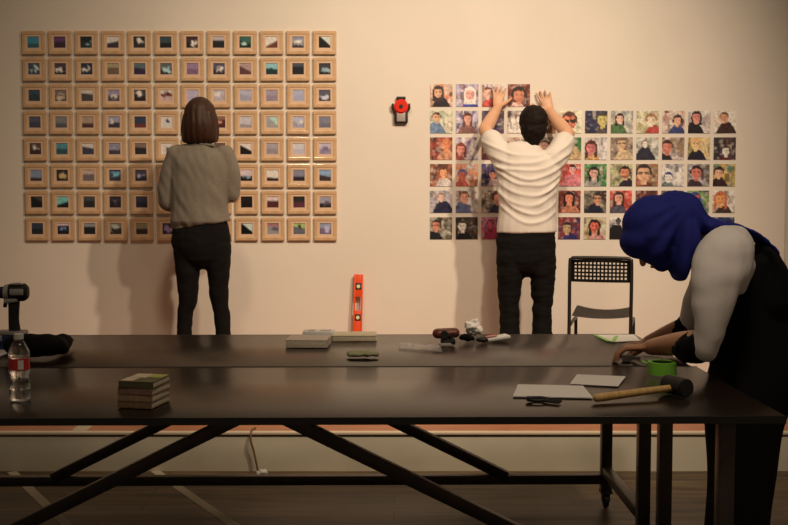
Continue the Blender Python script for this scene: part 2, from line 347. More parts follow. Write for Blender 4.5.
for r_, row in enumerate(SL):
    for c_, sp in enumerate(row.split(';')):
        k = sp.split(' '); sky, gr, split, slant, acc = k[0], k[1], float(k[2]), float(k[3]), k[4]; words = ' '.join(k[5:])
        p = at(36.0 + 26.28 * c_, 42.3 + 26.58 * r_, WY); px = at(36.0 + 26.28 * c_, 135, WY).x
        illum = .34 + .50 * (c_ / 11)
        g = tuple(illum * q for q in (1.0, .78, .56))
        lab = 'box-framed slide of %s, %s row, %s from the left' % (words, ('top' if r_ == 0 else 'bottom' if r_ == 7 else ORD[r_]), ORD[c_])
        if (r_, c_) in HIDDEN_S if 'HIDDEN_S' in globals() else False: pass
        if r_ >= 4 and 6 <= c_ <= 7 or (r_ == 3 and c_ == 6): lab = 'box-framed slide on the wall behind the grey sweater woman, %s row, %s from the left' % (ORD[r_] if r_ < 7 else 'bottom', ORD[c_])
        t = thing('framed_slide', lab, 'framed picture', (px + rng.uniform(-.001, .001), WY, p.z - .004), 0, 'framed slides in a grid on the wall')
        t.rotation_euler = (0, R(rng.uniform(-.6, .6)), 0)
        for nm, me_, yy in (('frame', frame_me, -FD / 2 - .004), ('mount', card_me, -.0145)):
            o = bpy.data.objects.new(nm, me_); COL.objects.link(o); o.parent = t; o.location = (0, yy, 0)
        me_ = grid_mesh('slide_image', 2 * ih + .002, 2 * ih + .002, 10, slide_fn(sky, gr, split, slant, acc, r_ * 12 + c_, g), 0, .003); me_.materials.append(M['slide'])
        o = bpy.data.objects.new('slide_image', me_); COL.objects.link(o); o.parent = t; o.location = (0, -.0135, cz)

# ------------------------------------------------------------------ portrait prints
# row, col, background a, background b, clothes, skin, hair, head x, head y, head radius, long hair?, words
PH = """
0 0 c8704c e8b890 2c2228 e09868 3a2a2c .35 .38 .2 4 woman in a dark headscarf before red shelves
0 1 b0a0b0 8c5c6c 38449c e8907c e8dcd8 .62 .45 .22 4 person in a white headscarf and blue top
0 2 d8c0b0 8c4c44 e03c30 e8a080 6a3028 .25 .4 .2 0 woman in bright red on a cluttered background
0 3 8c2c1c 501410 e8a890 c87048 2c1410 .5 .5 .27 1 curly-haired person with a big smile
1 0 e0c8a0 8c9c70 6c8498 d89468 50301c .28 .3 .18 0 young man in a grey-blue shirt
1 1 b8a4b0 584864 8c5448 e89070 5c2c1c .52 .36 .18 2 long-haired woman with folded hands
1 2 584050 302438 382c58 c87858 30181c .4 .35 .2 1 woman in dark violet
1 3 502c30 e8d8d0 e0d0c8 e8c8b8 a88078 .55 .4 .16 0 pale figure in a dark doorway
1 4 a86c3c 60381c 704020 d89060 301810 .5 .4 .22 0 brown blurred face behind the raised arm
1 5 d8cc98 c0b488 d86c60 d0643c 5c2c1c .45 .5 .33 9 close-up face wearing black sunglasses
1 6 1c1c34 2c3048 504040 b8a050 40341c .78 .42 .25 0 yellow-lit face at the edge of a dark blue background
1 7 c0b090 60706c 4c7038 d89878 2c1818 .4 .36 .17 2 long-haired woman in a green top
1 8 a09058 c8b890 b83024 e0b08c 8c5c34 .66 .42 .2 1 fair-faced person in a red top
1 9 c0a088 a06858 303c68 d08860 301c1c .68 .45 .18 1 two people, one in a blue shirt
1 10 c0b4ac a08478 1c1418 c86c54 241418 .36 .3 .19 2 dark-haired woman in black
1 11 d4b898 c0a080 381c18 c07850 50301c .45 .3 .18 0 boy in a dark brown shirt at a pale wall
2 0 a83820 50201c d8885c e07840 c86c38 .72 .34 .2 0 bald person with orange-lit face
2 1 d8c4c8 806080 c85c48 d87860 7c2c1c .22 .55 .2 2 red-haired woman with white figures
2 2 7c2c24 40181c 5c2028 b84c34 2c1014 .3 .4 .2 1 figures in dark red light
2 3 c8a080 806050 d0c0a8 d09070 402820 .5 .4 .2 0 -
2 4 a89070 705848 506080 d09070 402820 .5 .4 .2 0 -
2 5 286c30 1c5024 d0a468 a86840 40281c .5 .25 .13 0 man with arms spread before a green board
2 6 c8b8a8 988878 e09848 c05c58 501c14 .28 .48 .23 2 red-haired woman in an orange top
2 7 8c7058 584438 d0a878 c89868 6c4c30 .5 .3 .22 8 person in glasses with a hand at the chin
2 8 b0a890 686058 282430 e0b8a0 806048 .4 .3 .13 1 group of people in dark jackets
2 9 806040 c8b0a8 241c24 b86048 381c18 .22 .45 .24 0 man's face at left with white figures behind
2 10 c8a468 88783c 1c1424 d09c60 c08440 .35 .3 .22 0 fair-haired person in a dark jacket
2 11 241c1c 402c2c 601420 d0b8a8 38201c .55 .62 .18 0 person lying down under dark red cloth
3 0 a8502c 5c2c1c e0c8b0 e08850 5c2818 .6 .4 .2 0 person in orange light with pale cloth
3 1 e07430 d0c0d0 c84838 c8543c 4c5480 .3 .5 .2 0 person in a blue cap beside an orange wall
3 2 302c58 585890 c8a090 e08060 241c38 .5 .5 .16 0 figure in deep blue surroundings
3 3 908070 605048 405068 d09070 402820 .5 .4 .2 0 -
3 4 a08870 705040 a05048 d09070 402820 .5 .4 .2 0 -
3 5 c82820 d84c40 d86c70 e89080 2c1414 .62 .25 .16 0 person in pink on a vivid red background
3 6 2c7434 247030 a09484 c88c70 20181c .42 .42 .2 2 dark-haired woman on a green background
3 7 a8a068 706c40 282028 c87048 281814 .66 .4 .23 3 bearded man with a white collar
3 8 806038 98402c 703028 c88c60 302020 .35 .45 .33 8 large face in round glasses
3 9 c8b8ac 988c84 606c60 d0c0b0 283068 .3 .6 .18 0 pale figure beside a dark blue drape
3 10 504438 a09890 3c2c30 b85844 241414 .4 .4 .25 0 dark-haired man with white and grey behind
3 11 b88c30 58704c 301818 d08c68 281818 .25 .4 .19 1 child before a yellow and green room
4 0 b8a8a0 988c88 24243c e0a080 8c6850 .5 .3 .15 0 man in a navy shirt in a grey room
4 1 d0c8b8 a0786c 585c78 d88460 6c3c24 .4 .3 .2 0 man in a slate-blue shirt by the shadow
4 2 d8c0a0 605040 24304c c86c50 4c2014 .75 .35 .22 1 person in navy, reddish hair at the right
4 3 908070 605048 405068 d09070 402820 .5 .4 .2 0 -
4 4 a08870 705040 a05048 a86040 402820 .5 .4 .2 0 -
4 5 981c18 581414 c87048 d87048 1c0c10 .48 .35 .2 2 long black-haired woman before red
4 6 706048 301c18 141c30 b87850 302024 .6 .38 .2 8 man in dark blue wearing glasses
4 7 c82c1c a02418 504850 c88060 38201c .4 .35 .2 2 long-haired girl with a red panel behind
4 8 481c18 802c20 401818 c84028 601410 .5 .5 .22 2 red-lit face above the blue headscarf
4 9 605040 403028 403c38 b07850 302018 .5 .4 .2 0 -
4 10 6c8430 2c3464 1c181c c83c30 2c3460 .35 .4 .25 0 green and red shapes on a dark background
4 11 d8c0a0 806850 3c2820 d07c38 a84c1c .35 .4 .24 2 orange-haired person beside a blue chair
5 0 988c74 504830 1c1c20 c06c4c 28181c .28 .4 .2 8 man in glasses and black shirt
5 1 281c18 443424 141014 e0c8b0 40301c .3 .42 .2 0 pale oval face in a dark room
5 2 a82450 c87090 b01c48 c03c58 601c38 .4 .3 .15 0 magenta and pink crowd
5 3 908070 605048 405068 d09070 402820 .5 .4 .2 0 -
5 4 484048 302c30 282838 a07050 201818 .5 .4 .2 0 -
5 5 801820 3c2440 302460 b08858 2c1c20 .4 .5 .2 0 violet and dark red crowd
5 6 c0b088 a08048 c88070 c84c30 201018 .48 .42 .22 2 black-haired woman with a red-lit face
5 7 d8ccc0 807c78 181418 504440 181418 .4 .2 .12 0 small black figure on a white background
5 8 908070 605048 405068 d09070 402820 .5 .4 .2 0 -
5 9 605040 403028 403c38 b07850 302018 .5 .4 .2 0 -
5 10 706050 504038 303c58 b07850 302018 .5 .4 .2 0 -
5 11 1c2448 30304c 282038 a07050 201818 .5 .5 .2 0 -
""".strip().split('\n')
GP = (.84, .67, .49)
def photo_fn(bg1, bg2, cl, sk, ha, x, y, r, mode, seed, g):
    B1, B2, C, S, H = (seen(hx(q), g) for q in (bg1, bg2, cl, sk, ha)); rn = random.Random(seed)
    dark = tuple(q * .35 for q in H)
    pal = [B1, B2, tuple(q * .4 for q in B2), tuple(min(.9, q * 1.5) for q in B1), (.10, .04, .02), (.5, .42, .36), mixc(B1, (.45, .18, .08), .6)]
    blocks = [(rn.random(), rn.random() * .9, rn.uniform(.05, .22), rn.uniform(.08, .4), rn.uniform(.35, .9), pal[rn.randrange(7)]) for _ in range(11)]
    lean = rn.uniform(-.15, .15)
    def fn(u, v):
        u0, v0 = u, v; u += .016 * noise.noise(V((u0 * 9, v0 * 9, seed))); v += .016 * noise.noise(V((u0 * 9, v0 * 9, seed + 7)))
        n_ = noise.noise(V((u * 3.2, v * 3.2, seed * 1.7)))
        c = mixc(B1, B2, .35 + n_ * 1.5); c = mixc(c, (.02, .015, .015), .55 * max(0, noise.noise(V((u * 7, v * 5, seed * 2.3 + 9))))); c = mixc(c, (.75, .7, .65), .8 * max(0, noise.noise(V((u * 6, v * 8, seed * 3.1 + 4)))))
        for bx, by, bw, bh, ba, bc in blocks:
            if abs(u - bx) < bw / 2 and abs(v - by) < bh / 2: c = mixc(c, bc, ba)
        sh = y + r * 1.15 + 2.2 * max(0, abs(u - x - lean) - .13) ** 1.4
        if v > sh: c = mixc(C, tuple(q * .55 for q in C), .5 + noise.noise(V((u * 6, v * 6, seed)))) if True else C
        if abs(u - x) < r * .4 and y < v < y + r * 1.5: c = S if mode != 3 else mixc(S, (.8, .75, .7), (v - y - r) / r)
        dx, dy = (u - x) / r, (v - y) / (r * 1.22)
        d = math.hypot(dx, dy)
        if mode in (1, 2):
            if (d < 1.28 and dy < .25) or (mode == 2 and 0 < v - y < r * (1.9 + .4 * noise.noise(V((u * 9, seed, 0)))) and .62 < abs(dx) < 1.2): c = H
        elif mode == 4:
            if abs(dx) < 1.25 and (d < 1.3 or 0 < v - y < r * 2): c = H
        elif d < 1.15 and dy < .1: c = H
        if d < .9 and dy > -.62:
            c = S; c = mixc(c, tuple(q * .6 for q in S), max(0, dx) * .8)
            if abs(dy + .12) < .11 and .18 < abs(dx) < .55: c = mixc(c, dark, .55)
            if abs(dy - .48) < .08 and abs(dx) < .3: c = mixc(c, (.35, .08, .06), .35)
            if mode == 3 and dy > .45: c = mixc(c, dark, .6)
            if mode in (8, 9) and abs(dy + .1) < (.2 if mode == 9 else .14) and abs(dx) > .08: c = mixc(c, (.01, .01, .01), .95 if mode == 9 else .6)
        tx = 1 + .55 * noise.noise(V((u0 * 15, v0 * 15, seed * 1.3))) + .3 * noise.noise(V((u0 * 6, v0 * 6, seed * .7)))
        grey = (c[0] * .45 + c[1] * .4 + c[2] * .15); c = mixc(c, (grey * 1.1, grey * .95, grey * .85), .18)
        return tuple(max(.004, min(.9, q * tx)) for q in c)
    return fn
x0 = at(441.2, 161, WY).x; xp = (at(724.3, 161, WY).x - x0) / 11
for row in PH:
    k = row.split(' '); r_, c_ = int(k[0]), int(k[1]); words = ' '.join(k[12:])
    z = at(560, 95.4 + 26.55 * r_, WY).z
    g = tuple(q * (1.0 - .035 * max(0, c_ - 4)) for q in GP)
    me = grid_mesh('portrait_print', .1435, .1435, 24, photo_fn(*k[2:7], float(k[7]), float(k[8]), float(k[9]), int(k[10]) if k[10] != '' else 0, r_ * 13 + c_, g), 0, .0012)
    me.materials.append(M['photo'])
    o = bpy.data.objects.new('portrait_print', me); COL.objects.link(o); o.location = (x0 + xp * c_, WY - .0045, z); o.rotation_euler = (0, R(rng.uniform(-.5, .5)), 0)
    rowname = 'top' if r_ == 0 else 'bottom' if r_ == 5 else ORD[r_]
    words = ' '.join(k[11:])
    if words == '-':
        who = 'the man in the white T-shirt' if c_ < 6 else 'the blue headscarf'
        lab = 'square portrait print mostly hidden behind %s, %s row, %s column' % (who, rowname, ORD[c_])
    else: lab = 'print of %s, %s row, %s column' % (words, rowname, ORD[c_])
    tag(o, lab, 'photo print', 'portrait prints in a grid on the wall')

# ------------------------------------------------------------------ people
def ortho(f, up):
    f = V(f).normalized(); s = f.cross(V(up)).normalized(); u = s.cross(f); return f, s, u
def rot3(x, y, z): return Matrix((x, y, z)).transposed()
def add_head(b, c, f, up, k=1.0):
    f, s, u = ortho(f, up); m = rot3(s, f, u); c = V(c)
    b.ell(c + u * .02 * k, (.074 * k, .094 * k, .100 * k), m)
    b.ell(c + f * .022 * k - u * .045 * k, (.056 * k, .066 * k, .070 * k), m)
    b.ell(c + f * .048 * k - u * .088 * k, (.026 * k, .024 * k, .018 * k), m, 2)
    b.tube([c + f * .085 * k + u * .012 * k, c + f * .106 * k - u * .025 * k], [.007 * k, .013 * k], side=s, n=10)
    b.ell(c + f * .078 * k - u * .058 * k, (.024 * k, .014 * k, .010 * k), m, 2)
    b.ell(c + f * .082 * k + u * .028 * k, (.05 * k, .012 * k, .008 * k), m, 2)
    for q in (-1, 1): b.ell(c + s * q * .078 * k - f * .008 * k - u * .01 * k, (.010 * k, .018 * k, .030 * k), m, 2)
def face_parts(c, f, up, parent, k=1.0):
    f, s, u = ortho(f, up); m = rot3(s, f, u); c = V(c)
    for q in (-1, 1): MB().ell(c + f * .084 * k + s * q * .030 * k + u * .008 * k, (.012 * k, .008 * k, .0075 * k), m, 2).build('eye', M['eye'], parent, world=True)
    MB().ell(c + f * .090 * k - u * .058 * k, (.021 * k, .006 * k, .006 * k), m, 2).build('lips', M['lip'], parent, world=True)
def add_hand(b, w, d, n, t, curl=.25, spread=.10, k=1.0):
    w = V(w); d = V(d).normalized(); n = (V(n) - d * V(n).dot(d)).normalized(); t = d.cross(n).normalized() * (1 if d.cross(n).dot(V(t)) > 0 else -1)
    b.tube([w - d * .02, w + d * .03 * k, w + d * .085 * k], [.024 * k, .036 * k, .040 * k], [.017 * k, .014 * k, .012 * k], side=t, n=16)
    for i in range(4):
        L = (.070, .078, .072, .057)[i] * k; p = w + d * (.082 - (.006 if i == 3 else 0)) * k + t * (.031 - .0207 * i) * k
        q = (d + t * spread * (1.5 - i)).normalized(); pts = [p - q * .02, p]; a = 0
        for j, fr_ in enumerate((.45, .31, .24)):
            a += curl * (1.0 + .15 * i) * (1, 1.2, .8)[j]; p = p + (q * cos(a) + n * sin(a)) * L * fr_; pts.append(p)
        b.tube(pts, [.0092 * k, .0090 * k, .0084 * k, .0078 * k, .0068 * k], side=t, n=10, sub=2)
    p = w + d * .022 * k + t * .024 * k; q = (d * .62 + t * .75 + n * .25).normalized(); pts = [p - q * .01]; p1 = p
    for L, bend in ((.036, 0), (.030, .25), (.024, .45)):
        p1 = p1 + (q * cos(bend) + (d * .7 + n * .5).normalized() * sin(bend)) * L * k; pts.append(p1)
    b.tube(pts, [.014 * k, .0115 * k, .0105 * k, .0085 * k], side=n, n=10, sub=2)
def shoe(pos, fdir, parent, m=None):
    f = V(fdir).normalized(); s = f.cross(V((0, 0, 1))); p = V(pos)
    b = MB(); b.tube([p - f * .06 + V((0, 0, .045)), p + f * .02 + V((0, 0, .045)), p + f * .10 + V((0, 0, .034)), p + f * .17 + V((0, 0, .026))], [.036, .042, .046, .034], [.045, .045, .034, .026], side=s)
    b.tube([p + V((0, 0, .05)) - f * .03, p + V((0, 0, .12)) - f * .03], [.04, .042], [.045, .045], side=s)
    o = b.fuse('shoe', m or M['blackcloth'], parent, .007, 3)
    MB().tube([p - f * .065 + V((0, 0, .009)), p + f * .05 + V((0, 0, .009)), p + f * .175 + V((0, 0, .009))], [.038, .045, .034], [.009, .009, .009], side=s).build('sole', M['rubber'], o, world=True)
def fold(A, fx, fz, ph=0, damp=None):
    def f(p, n):
        a = noise.noise(V((p.x * fx + ph, p.y * fx, p.z * fz))) + .5 * noise.noise(V((p.x * fx * 2.1, p.y * fx * 2.1 + ph, p.z * fz * 2.2)))
        return A * a * (damp(p) if damp else 1)
    return f

# --- woman in grey sweater, seen from behind
WYp = 6.62
root = thing('person', 'person with brown bob in grey sweater and black trousers, back turned, viewing the slides', 'person', (at(201, 300, WYp).x, WYp, PZ))
P = lambda x, y, dy=0: at(x, y, WYp + dy)
feet = [at(185, 387, WYp), at(226, 387, WYp)]
def leg_tube(b, hip, knee, ank, rs, ds=None): b.tube([hip, (hip + knee) / 2, knee, (knee + ank) / 2, ank], rs, ds or rs)
ank1 = [V((P(184.5, 370).x, WYp, PZ + .07)), V((P(224.5, 370).x, WYp, PZ + .07))]
bd = MB()
torso = [(201, 250, .115, .085), (200.5, 232, .12, .09), (200, 212, .125, .09), (200, 192, .13, .095), (200, 172, .135, .09), (200, 157, .13, .07), (200.5, 148, .10, .06), (201, 141, .05, .05), (201, 134, .048, .048)]
bd.tube([P(x, y) for x, y, a, d in torso], [a for *_, a, d in torso], [d for *_, d in torso])
for i, (kx, hipx) in enumerate(((186, 187), (220, 216))):
    leg_tube(bd, P(hipx, 246), P(kx, 312), ank1[i], [.055, .046, .032, .028, .024])
    bd.tube([ank1[i] + V((0, -.01, 0)), ank1[i] + V((0, .08, -.035)), ank1[i] + V((0, .15, -.045))], [.03, .035, .025], [.03, .02, .015])
arms = [([P(172, 156), P(167, 178), P(166.5, 200, .02)], V((1, 0, 0))), ([P(229, 156), P(233, 176), P(233.5, 197, .02)], V((-1, 0, 0)))]
for i, (ap, t) in enumerate(arms):
    el = ap[-1]; wr = el + V((t.x * .12, .20, .02 + .03 * i))
    bd.tube(ap, [.036, .036, .034]); bd.tube([el, (el + wr) / 2, wr], [.037, .036, .024], side=(0, 0, 1))
    add_hand(bd, wr, (t.x, .15, .05), (0, -1, 0), (0, 0, 1), .35, .06, .95)
hc = P(200.5, 117, .015)
add_head(bd, hc, (0, 1, .05), (0, 0, 1), .98)
body = bd.fuse('body', M['skin'], root, .0045, 3)
face_parts(hc, (0, 1, .05), (0, 0, 1), root, .98)
b = MB()
b.ell(P(200, 115), (.094, .112, .110)); b.tube([P(200, 112, -.03), P(200, 126, -.035), P(199.5, 138, -.035), P(199.5, 141.5, -.035)], [.090, .100, .104, .100], [.08, .088, .072, .055], capk=.3)
for q in (-1, 1): b.tube([P(200 + q * 13, 116, .03), P(200 + q * 14.5, 128, .03), P(200 + q * 14.5, 139, .02)], [.022, .026, .022], [.05, .05, .04])
b.fuse('hair', M['hair'], root, .006, 4, disp=lambda p, n: .0018 * sin(math.atan2(p.x - hc.x, -(p.y - hc.y - .03)) * 26 + 3 * noise.noise(p * 9)) if p.z < hc.z + .07 else 0)
b = MB()
tr = [(200.5, 226, .176, .125), (200, 222, .184, .13), (200, 208, .172, .12), (200, 190, .178, .12), (200, 170, .190, .12), (200, 158, .190, .105), (200, 151, .155, .085), (200.5, 145.5, .088, .07), (200.5, 141.5, .058, .06)]
b.tube([P(x, y) for x, y, a, d in tr], [a for *_, a, d in tr], [d for *_, d in tr], capk=.12)
b.tube([P(176, 155), P(170.5, 172), P(168, 188, .01), P(168.5, 202, .02)], [.060, .062, .060, .062]); b.tube([P(225, 155), P(230, 170), P(231.5, 184, .01), P(231, 194, .02)], [.060, .060, .058, .058])
b.tube([P(168.5, 201, .02), P(170, 203, .10)], [.06, .05], side=(0, 0, 1)); b.tube([P(231, 193, .02), P(230, 195, .10)], [.057, .048], side=(0, 0, 1))
def swf(p, n):
    zz = (p.z - P(200, 226).z)
    a = .008 * noise.noise(V((p.x * 9, p.y * 9, p.z * 5))) + .006 * noise.noise(V((p.x * 22 + p.z * 10, 3, p.z * 9)))
    if zz < .03: a -= .012 * (1 - zz / .03) if zz > 0 else .012
    return a
b.fuse('sweater', M['sweater'], root, .007, 3, disp=swf)
MB().tube([P(186, 145.5, -.05), P(200, 144, -.068), P(214, 145.5, -.05)], [.008, .008, .008]).build('collar', M['sweater'], root, world=True)
b = MB(); b.tube([P(201, 250), P(201, 240), P(201, 224)], [.165, .180, .165], [.12, .125, .11])
for i, pts in enumerate((((187.5, 246, .086), (188, 275, .070), (187.8, 298, .057), (184.8, 320, .046), (184.5, 372, .043)), ((217, 246, .088), (218.5, 275, .068), (219, 298, .055), (222.5, 320, .047), (224.5, 372, .043)))):
    b.tube([P(x, y) for x, y, r in pts], [r for *_, r in pts], [r * 1.1 for *_, r in pts])
b.fuse('trousers', M['blackcloth'], root, .007, 3, disp=fold(.006, 8, 14))
for a in ank1: shoe(V((a.x, a.y - .0, PZ)), (0, 1, 0), root)

# --- man in white T-shirt pressing a print to the wall
MY = 6.68
root = thing('person', 'person with short black hair in white T-shirt, arms raised, pressing a print onto the wall', 'person', (at(527, 300, MY).x, MY, PZ))
P = lambda x, y, dy=0: at(x, y, MY + dy)
bd = MB()
torso = [(526, 258, .115, .08), (526, 240, .12, .085), (527, 215, .135, .095), (527, 190, .14, .10), (528, 170, .15, .09), (528.5, 158, .14, .07), (530, 151, .10, .065), (532, 145, .055, .055), (534, 136, .055, .055)]
bd.tube([P(x, y) for x, y, a, d in torso], [a for *_, a, d in torso], [d for *_, d in torso])
ank2 = [V((P(509, 370).x, MY, PZ + .07)), V((P(541, 370).x, MY, PZ + .07))]
for i, (hipx, kx) in enumerate(((512, 510), (541, 542))):
    leg_tube(bd, P(hipx, 256), P(kx, 318), ank2[i], [.066, .056, .044, .04, .03])
    bd.tube([ank2[i] + V((0, -.01, 0)), ank2[i] + V((0, .09, -.035)), ank2[i] + V((0, .17, -.045))], [.032, .038, .028], [.032, .022, .016])
HW = WY - .030 - MY
Ls, Le, Lw = P(501, 155), P(485, 130, .20), P(497.5, 108, HW - .035)
Rs, Re, Rw = P(557, 155), P(568, 134, .20), P(549.5, 111.5, HW - .030)
for s_, e_, w_ in ((Ls, Le, Lw), (Rs, Re, Rw)):
    bd.tube([s_, (s_ + e_) / 2, e_], [.044, .043, .040]); bd.tube([e_, (e_ * .6 + w_ * .4), w_], [.042, .041, .028])
add_hand(bd, Lw, at(499.5, 88, WY - .031) - Lw + V((0, 0, 0)), (0, 1, 0), (1, 0, 0), .10, .13, .95)
add_hand(bd, Rw, at(543, 91, WY - .029) - Rw, (0, 1, 0), (-1, 0, 0), .08, .16, .95)
hc = P(533.5, 124, .02); hf = (-.08, 1, .12)
add_head(bd, hc, hf, (0, 0, 1), 1.0)
bd.fuse('body', M['skin'], root, .0045, 3)
face_parts(hc, hf, (0, 0, 1), root)
b = MB(); b.ell(P(533.7, 121, -.002), (.089, .105, .098)); b.ell(P(533.7, 130, -.035), (.080, .07, .078)); b.tube([P(534, 136, -.05), P(533, 145, -.045)], [.058, .034], [.036, .022])
b.fuse('hair', M['hair2'], root, .006, 4, disp=lambda p, n: .004 * noise.noise(p * 45) + .003 * noise.noise(p * 18))
b = MB()
tr = [(526.5, 232, .184, .122), (526.5, 226, .182, .12), (527, 210, .174, .115), (527, 190, .182, .12), (528, 172, .198, .12), (528, 160, .196, .105), (529, 153, .165, .085), (531, 148, .10, .072), (533, 144, .064, .062)]
b.tube([P(x, y) for x, y, a, d in tr], [a for *_, a, d in tr], [d for *_, d in tr], capk=.12)
for s_, e_, q in ((Ls, Le, -1), (Rs, Re, 1)):
    b.tube([s_ + V((-q * .03, 0, -.03)), s_ * .8 + e_ * .2, s_ * .42 + e_ * .58], [.076, .072, .068])
zh = P(527, 231).z
def shf(p, n):
    u = (p.x - P(529, 200).x); back = max(0, -n.y) ** .5 if n.y < 0 else 0
    a = .005 * noise.noise(V((p.x * 9 + p.z * 7, p.y * 8, p.z * 12)))
    for s0, k, x0, sl, am, wd in ((.05, 3.2, .02, .1, .006, .012), (.10, 3.6, .03, .15, .008, .011), (.155, 3.0, .02, .2, .009, .012), (.215, 2.6, .01, .12, .010, .012), (.27, 2.2, -.01, -.05, .009, .010), (.315, 2.0, -.03, -.1, .010, .010), (.36, 1.5, .0, .1, .010, .010), (.405, 1.6, .03, .25, .008, .012), (.45, 1.2, .0, .0, .009, .010)):
        d = (p.z - zh) - s0 - k * (u - x0) ** 2 - sl * u + .012 * noise.noise(V((p.x * 8, s0 * 40, 0)))
        a += back * am * math.exp(-(d / wd) ** 2) * (.35 + 1.1 * max(0, .5 + noise.noise(V((p.x * 7, s0 * 31, 5)))))
    return a
b.fuse('t_shirt', M['shirt'], root, .007, 2, disp=shf)
b = MB(); b.tube([P(526, 258), P(526, 245), P(526.5, 227)], [.170, .182, .174], [.12, .122, .11])
for pts in (((511, 254, .092), (510, 280, .080), (509, 300, .066), (509.5, 315, .062), (509.5, 335, .064), (509, 372, .062)), ((541, 254, .092), (542.5, 280, .077), (542.5, 300, .064), (542, 315, .060), (542, 335, .062), (541, 372, .060))):
    b.tube([P(x, y) for x, y, r in pts], [r for *_, r in pts], [r * 1.15 for *_, r in pts])
b.fuse('trousers', M['blackcloth'], root, .007, 3, disp=fold(.007, 7, 22))
for a in ank2: shoe(V((a.x, a.y, PZ)), (0, 1, 0), root)

# --- woman in blue headscarf bending over the table
HY = 3.92
hx0 = at(745, 480, HY).x
root = thing('person', 'person in royal blue headscarf, white blouse and black dress, bending over the table at right', 'person', (hx0 + .02, HY, 0))
P = lambda x, y, Y=HY: at(x, y, Y)
ZR = V((0, 1, 0))
bd = MB()
tor = [(742, 440, .07, .12), (746, 400, .08, .12), (752, 368, .085, .12), (748, 330, .085, .11), (742, 295, .085, .12), (732, 268, .075, .11), (718, 247, .06, .08), (702, 240, .05, .052), (688, 234, .048, .05)]
bd.tube([P(x, y) for x, y, a, d in tor], [d for *_, d in tor], [a for *_, a, d in tor], side=ZR)
hc = P(659, 238); hf = V((-.72, -.05, -.70)); hup = V((-.6, 0, .8))
add_head(bd, hc, hf, hup, .98)
nearA = [P(727, 250, 3.72), P(718, 300, 3.67), P(705, 341, 3.68)]; nearW = P(651, 347, 4.0)
farA = [P(722, 255, 4.10), P(708, 290, 4.16), P(700, 322, 4.16)]; farW = P(649, 343, 4.28)
hh = [(nearA, nearW, V((-.165, .09, -.02)), V((-.2, .1, -1))), (farA, farW, V((-.15, .02, -.025)), V((-.1, -.3, -1)))]
for ap, wr, hd, hn in hh:
    bd.tube(ap, [.042, .036, .030]); bd.tube([ap[-1], ap[-1] * .55 + wr * .45, wr], [.042, .042, .030])
add_hand(bd, nearW, hh[0][2], (-.15, .05, -1), (0, 1, 0), .30, .10, 1.05)
add_hand(bd, farW, hh[1][2], (0, -.1, -1), (0, -1, 0), .32, .10, 1.05)
for dy, ax in ((-.10, 0), (.10, 0)):
    hip = P(746, 400, HY + dy * .8); kn = V((hx0 - .01, HY + dy, .47)); an = V((hx0 - .01, HY + dy, .075))
    leg_tube(bd, hip, kn, an, [.06, .055, .045, .04, .034]); bd.tube([an, an + V((-.08, 0, -.035)), an + V((-.15, 0, -.045))], [.032, .036, .026], [.03, .022, .016], side=ZR)
bd.fuse('body', M['skin2'], root, .005, 3)
face_parts(hc, hf, hup, root, .98)
# blouse: shoulders and sleeves
b = MB()
b.tube([P(728, 280), P(727, 262), P(718, 250)], [.150, .160, .10], [.070, .085, .065], side=ZR)
b.tube([P(731, 249, 3.80), P(725, 256, 3.72), P(716, 276, 3.68), P(713, 303, 3.66), P(710, 330, 3.66), P(706, 349, 3.67)], [.080, .096, .088, .070, .053, .046], [.082, .088, .080, .068, .056, .048], side=V((1, 0, 0)))
b.tube([P(742, 244, 3.82), P(732, 262, 3.76), P(722, 285, 3.72)], [.035, .045, .05])
b.tube([P(720, 258, 4.06), P(706, 290, 4.14), P(694, 316, 4.17), P(689, 324, 4.19)], [.075, .066, .055, .046])
b.fuse('blouse', M['blouse'], root, .007, 4, disp=lambda p, n: .007 * noise.noise(V((p.x * 22, p.y * 14, p.z * 3))) + .007 * noise.noise(V((p.x * 8, p.y * 8, p.z * 16))))
b = MB(); d1 = (nearW - nearA[2]).normalized()
b.tube([P(703, 345, 3.69), P(696, 347, 3.735), P(686, 348, 3.79)], [.052, .058, .050])
b.fuse('cuff', M['blackcloth'], root, .006, 3, disp=fold(.006, 30, 20))
b = MB(); b.tube([P(690, 325, 4.18), P(683, 333, 4.21), P(676, 339, 4.23)], [.050, .055, .044]); b.fuse('cuff', M['blackcloth'], root, .006, 3, disp=fold(.006, 30, 20))
MB().tube([farW + V((.035, -.01, .01)), farW + V((.022, -.005, .006))], [.033, .033]).build('wristwatch', M['blackmetal'], root, world=True)
# black dress over the torso
b = MB()
K = 1 / 281.0
tr = [(752, 258, 20, .15), (741, 282, 43, .165), (746, 312, 49, .165), (755, 345, 48, .17), (757, 368, 46, .18), (748, 395, 43, .185), (743, 425, 37, .185), (741, 470, 32, .18), (737, 520, 31, .17), (735, 560, 33, .165)]
b.tube([P(x, y, HY + .03) for x, y, a, d in tr], [d for *_, d in tr], [a * K for x, y, a, d in tr], side=ZR, n=32, capk=.2)
b.tube([P(759, 249), P(768, 270), P(765, 300)], [.13, .15, .16], [.022, .05, .09], side=ZR)
b.fuse('dress', M['blackcloth'], root, .008, 4, disp=lambda p, n: .008 * noise.noise(V((p.x * 12, p.y * 12, p.z * 3))))
